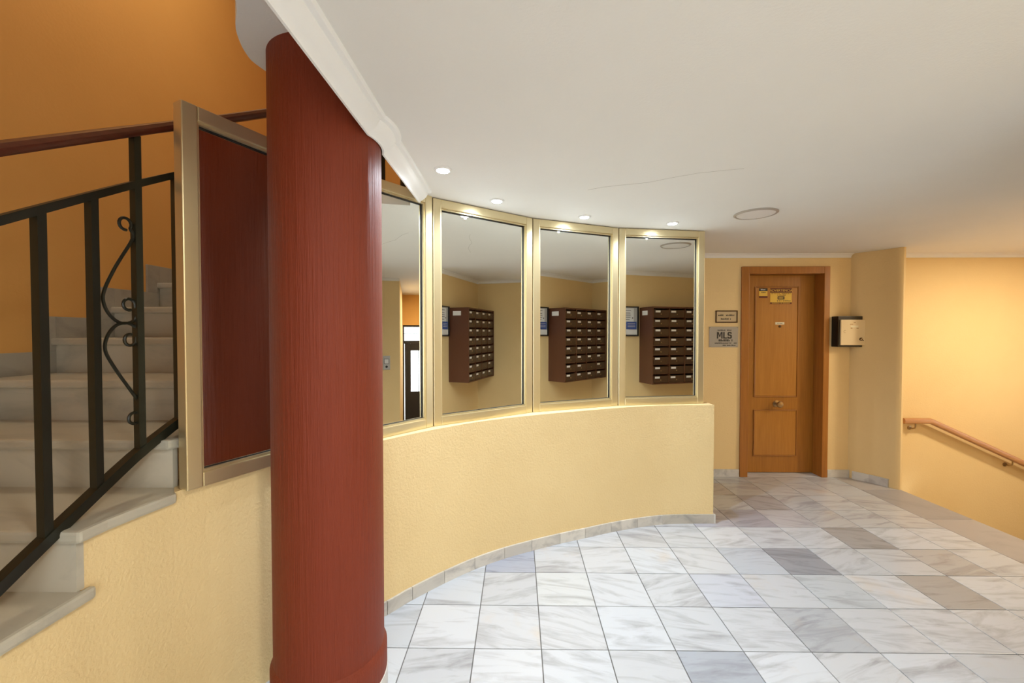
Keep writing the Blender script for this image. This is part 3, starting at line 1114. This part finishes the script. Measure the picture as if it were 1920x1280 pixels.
# ================================================================== CEILING LAMPS
SPOTS = [((-0.353, 1.979), 'bright recessed spotlight nearest the red column'),
         ((-0.122, 2.443), 'bright recessed spotlight second from the red column'),
         ((0.441, 2.785), 'bright recessed spotlight third from the red column'),
         ((1.084, 2.955), 'bright recessed spotlight furthest from the red column')]
for (x, y), lab in SPOTS:
    t = empty('spotlight', (x, y, CEIL))
    tag(t, lab, 'light', 'recessed spotlights following the mirrored wall')
    MB().lathe([(0.042, 0.0), (0.042, -0.003), (0.036, -0.006), (0.030, -0.006), (0.030, 0.0)], 0, 0, 28).build('ring', 'white_plastic', t, smooth=True)
    MB().lathe([(0.029, -0.0065), (0.029, -0.0075), (0.020, -0.0085)], 0, 0, 24).build('lens', 'spot_glow', t, smooth=True)
    l = bpy.data.lights.new('spot_lamp', 'SPOT')
    l.energy = SPOT_W
    l.color = (0.80, 0.90, 1.0)
    l.spot_size = math.radians(165)
    l.spot_blend = 0.9
    l.shadow_soft_size = 0.008
    lo = bpy.data.objects.new('spot_lamp', l)
    lo.location = (0, 0, -0.018)
    lo.parent = t
    COL.objects.link(lo)


def round_lamp(x, y, z, label, lit, watts=0, col=(1, 0.93, 0.82), r=0.128):
    t = empty('round_ceiling_light', (x, y, z))
    tag(t, label, 'light', 'round flush ceiling lights')
    MB().lathe([(r, 0.0), (r, -0.004), (r - 0.006, -0.009), (r - 0.014, -0.010), (r - 0.016, -0.004), (r - 0.016, 0.0)], 0, 0, 48).build('ring', 'ring_grey', t, smooth=True)
    MB().lathe([(r - 0.017, -0.003), (r - 0.017, -0.0065), (r - 0.03, -0.0075)], 0, 0, 48).build('diffuser', 'lamp_glow' if lit else 'white_plastic', t, smooth=True)
    if lit:
        l = bpy.data.lights.new('lamp', 'AREA')
        l.shape = 'DISK'
        l.size = r * 1.8
        l.energy = watts
        l.color = col
        lo = bpy.data.objects.new('lamp', l)
        lo.location = (0, 0, -0.014)
        lo.parent = t
        COL.objects.link(lo)
    return t


round_lamp(1.533, 2.727, CEIL, 'round unlit flush ceiling light near the oak door', False)
round_lamp(0.35, 0.10, CEIL, 'lit round ceiling light above the near lobby floor', True, LOBBY_W)
round_lamp(4.42, 2.85, CEIL, 'lit round ceiling light above the entrance stairs', True, ENTRY_W, (1.0, 0.84, 0.62))
round_lamp(-1.6, 2.2, 4.7, 'lit round light on the high stairwell ceiling', True, STAIR_W, (1.0, 0.88, 0.66), 0.18)

# ================================================================== THINGS SEEN IN THE MIRRORS
# mailbox block: four columns of eight
mx0, mx1, my0, my1, mz0, mz1 = 2.192, 3.135, 1.201, 1.477, 0.79, 1.742
t = empty('mailbox_block', (mx0, my0, mz0))
tag(t, 'brown wall block of mailboxes in four columns of eight, seen in the mirrors', 'mailboxes')
Wd, Dp, Ht = mx1 - mx0, my1 - my0, mz1 - mz0
s = 0.014
MB().box(0, s, 0, Dp, 0, Ht).build('side_panel', 'box_brown', t, bevel=0.002)
MB().box(Wd - s, Wd, 0, Dp, 0, Ht).build('side_panel', 'box_brown', t, bevel=0.002)
MB().box(s, Wd - s, 0, Dp, 0, s).build('bottom_panel', 'box_brown', t)
MB().box(s, Wd - s, 0, Dp, Ht - s, Ht).build('top_panel', 'box_brown', t)
MB().box(s, Wd - s, 0, 0.01, s, Ht - s).build('back_panel', 'box_brown', t)
cw, rh = (Wd - 2 * s) / 4, (Ht - 2 * s) / 8
for c in range(1, 4):
    MB().box(s + cw * c - 0.005, s + cw * c + 0.005, 0.01, Dp - 0.004, s, Ht - s).build('divider', 'box_brown', t)
dm = MB().box(-cw / 2 + 0.007, cw / 2 - 0.007, -0.012, 0, -rh / 2 + 0.004, rh / 2 - 0.026).mesh('mailbox_door', 'box_door', bevel=0.002)
sm = MB().box(-cw / 2 + 0.005, cw / 2 - 0.005, -0.20, -0.012, rh / 2 - 0.006, rh / 2 + 0.002).mesh('shelf', 'box_brown')
lm = MB().box(-0.034, 0.034, 0, 0.002, -0.0115, 0.0115).mesh('name_card', 'paper')
km = MB().lathe([(0.0075, 0.0), (0.0075, -0.005), (0.004, -0.007)], 0, 0, 12, 'y').mesh('lock', 'brass', smooth=True)
for c in range(4):
    for r in range(8):
        cx, cz = s + cw * (c + 0.5), s + rh * (r + 0.5)
        d = mesh_obj('mailbox_door', dm, t, (cx, Dp - 0.006, cz))
        mesh_obj('shelf', sm, t, (cx, Dp - 0.004, cz))
        if not (c == 2 and r == 1):
            # the mirror turns the block round: cards sit at the end nearer the notice board
            mesh_obj('name_card', lm, d, (-cw / 2 + 0.062 + random.uniform(-0.004, 0.004), 0.0, 0.012))
        mesh_obj('lock', km, d, (-0.006, 0.0, -0.020))
lb = MB().box(-0.002, 0, Dp * 0.22, Dp * 0.62, Ht - 0.10, Ht - 0.045).build('torn_sticker', 'paper', t)

# notice case beside the mailboxes
t = empty('notice_case', (2.00, 1.20, 1.567))
tag(t, 'dark framed notice case with white papers and a blue leaflet beside the mailboxes', 'notice board')
w, h = 0.165, 0.188
MB().box(-w + .01, w - .01, 0, 0.012, -h + .01, h - .01).build('back_board', 'grey_plastic', t)
for a, b, c, e in ((-w, -w + .014, -h, h), (w - .014, w, -h, h), (-w + .014, w - .014, -h, -h + .014), (-w + .014, w - .014, h - .014, h)):
    MB().box(a, b, 0, 0.03, c, e).build('frame_bar', 'black', t, bevel=0.002)
for nm, a, b, c, e, mt, yy in (('notice_sheet', -0.14, 0.10, -0.02, 0.165, 'paper', 0.0135), ('notice_sheet', -0.145, 0.03, -0.16, -0.03, 'paper', 0.0140),
                               ('leaflet', -0.01, 0.14, -0.10, -0.005, 'blue_ink', 0.0150), ('notice_sheet', 0.0, 0.148, -0.165, -0.105, 'paper', 0.0155)):
    MB().box(a, b, yy - 0.001, yy, c, e).build(nm, mt, t)
for z in (0.135, 0.10, 0.075, 0.05, 0.02):
    MB().box(-0.12, random.uniform(-0.02, 0.06), 0.0135, 0.0142, z, z + 0.006).build('printed_line', 'ink', t)
for z in (-0.03, -0.05, -0.07):
    MB().box(0.01, 0.12, 0.0150, 0.0157, z, z + 0.005).build('printed_line', 'paper', t)
MB().box(0.075, 0.09, 0.0135, 0.0142, 0.035, 0.05).build('printed_dot', 'ink', t)

# doorbell / intercom plate on the wall seen in the first mirror
t = empty('intercom_plate', (3.185, 1.955, 1.0))
tag(t, 'small grey wall plate with square button and round hole, reflected beside the column', 'switch plate')
MB().box(-0.016, 0, -0.048, 0.048, -0.098, 0.098).build('plate', 'grey_plastic', t, bevel=0.006)
MB().box(-0.022, -0.016, -0.026, 0.026, -0.008, 0.050).build('button', 'white_plastic', t, bevel=0.003)
mb = MB()
mb.tube([(-0.0165, -0.032, -0.014), (-0.0165, 0.032, -0.014), (-0.0165, 0.032, 0.056), (-0.0165, -0.032, 0.056), (-0.0165, -0.032, -0.014)], 0.0025, 6)
mb.build('button_surround', 'ink', t)
hl = MB().lathe([(0.017, 0), (0.017, 0.002), (0.012, 0.003)], 0, 0, 18, 'y').build('keyhole', 'black', t)
hl.rotation_euler = (0, 0, -PI / 2)
hl.location = (-0.016, 0, -0.055)
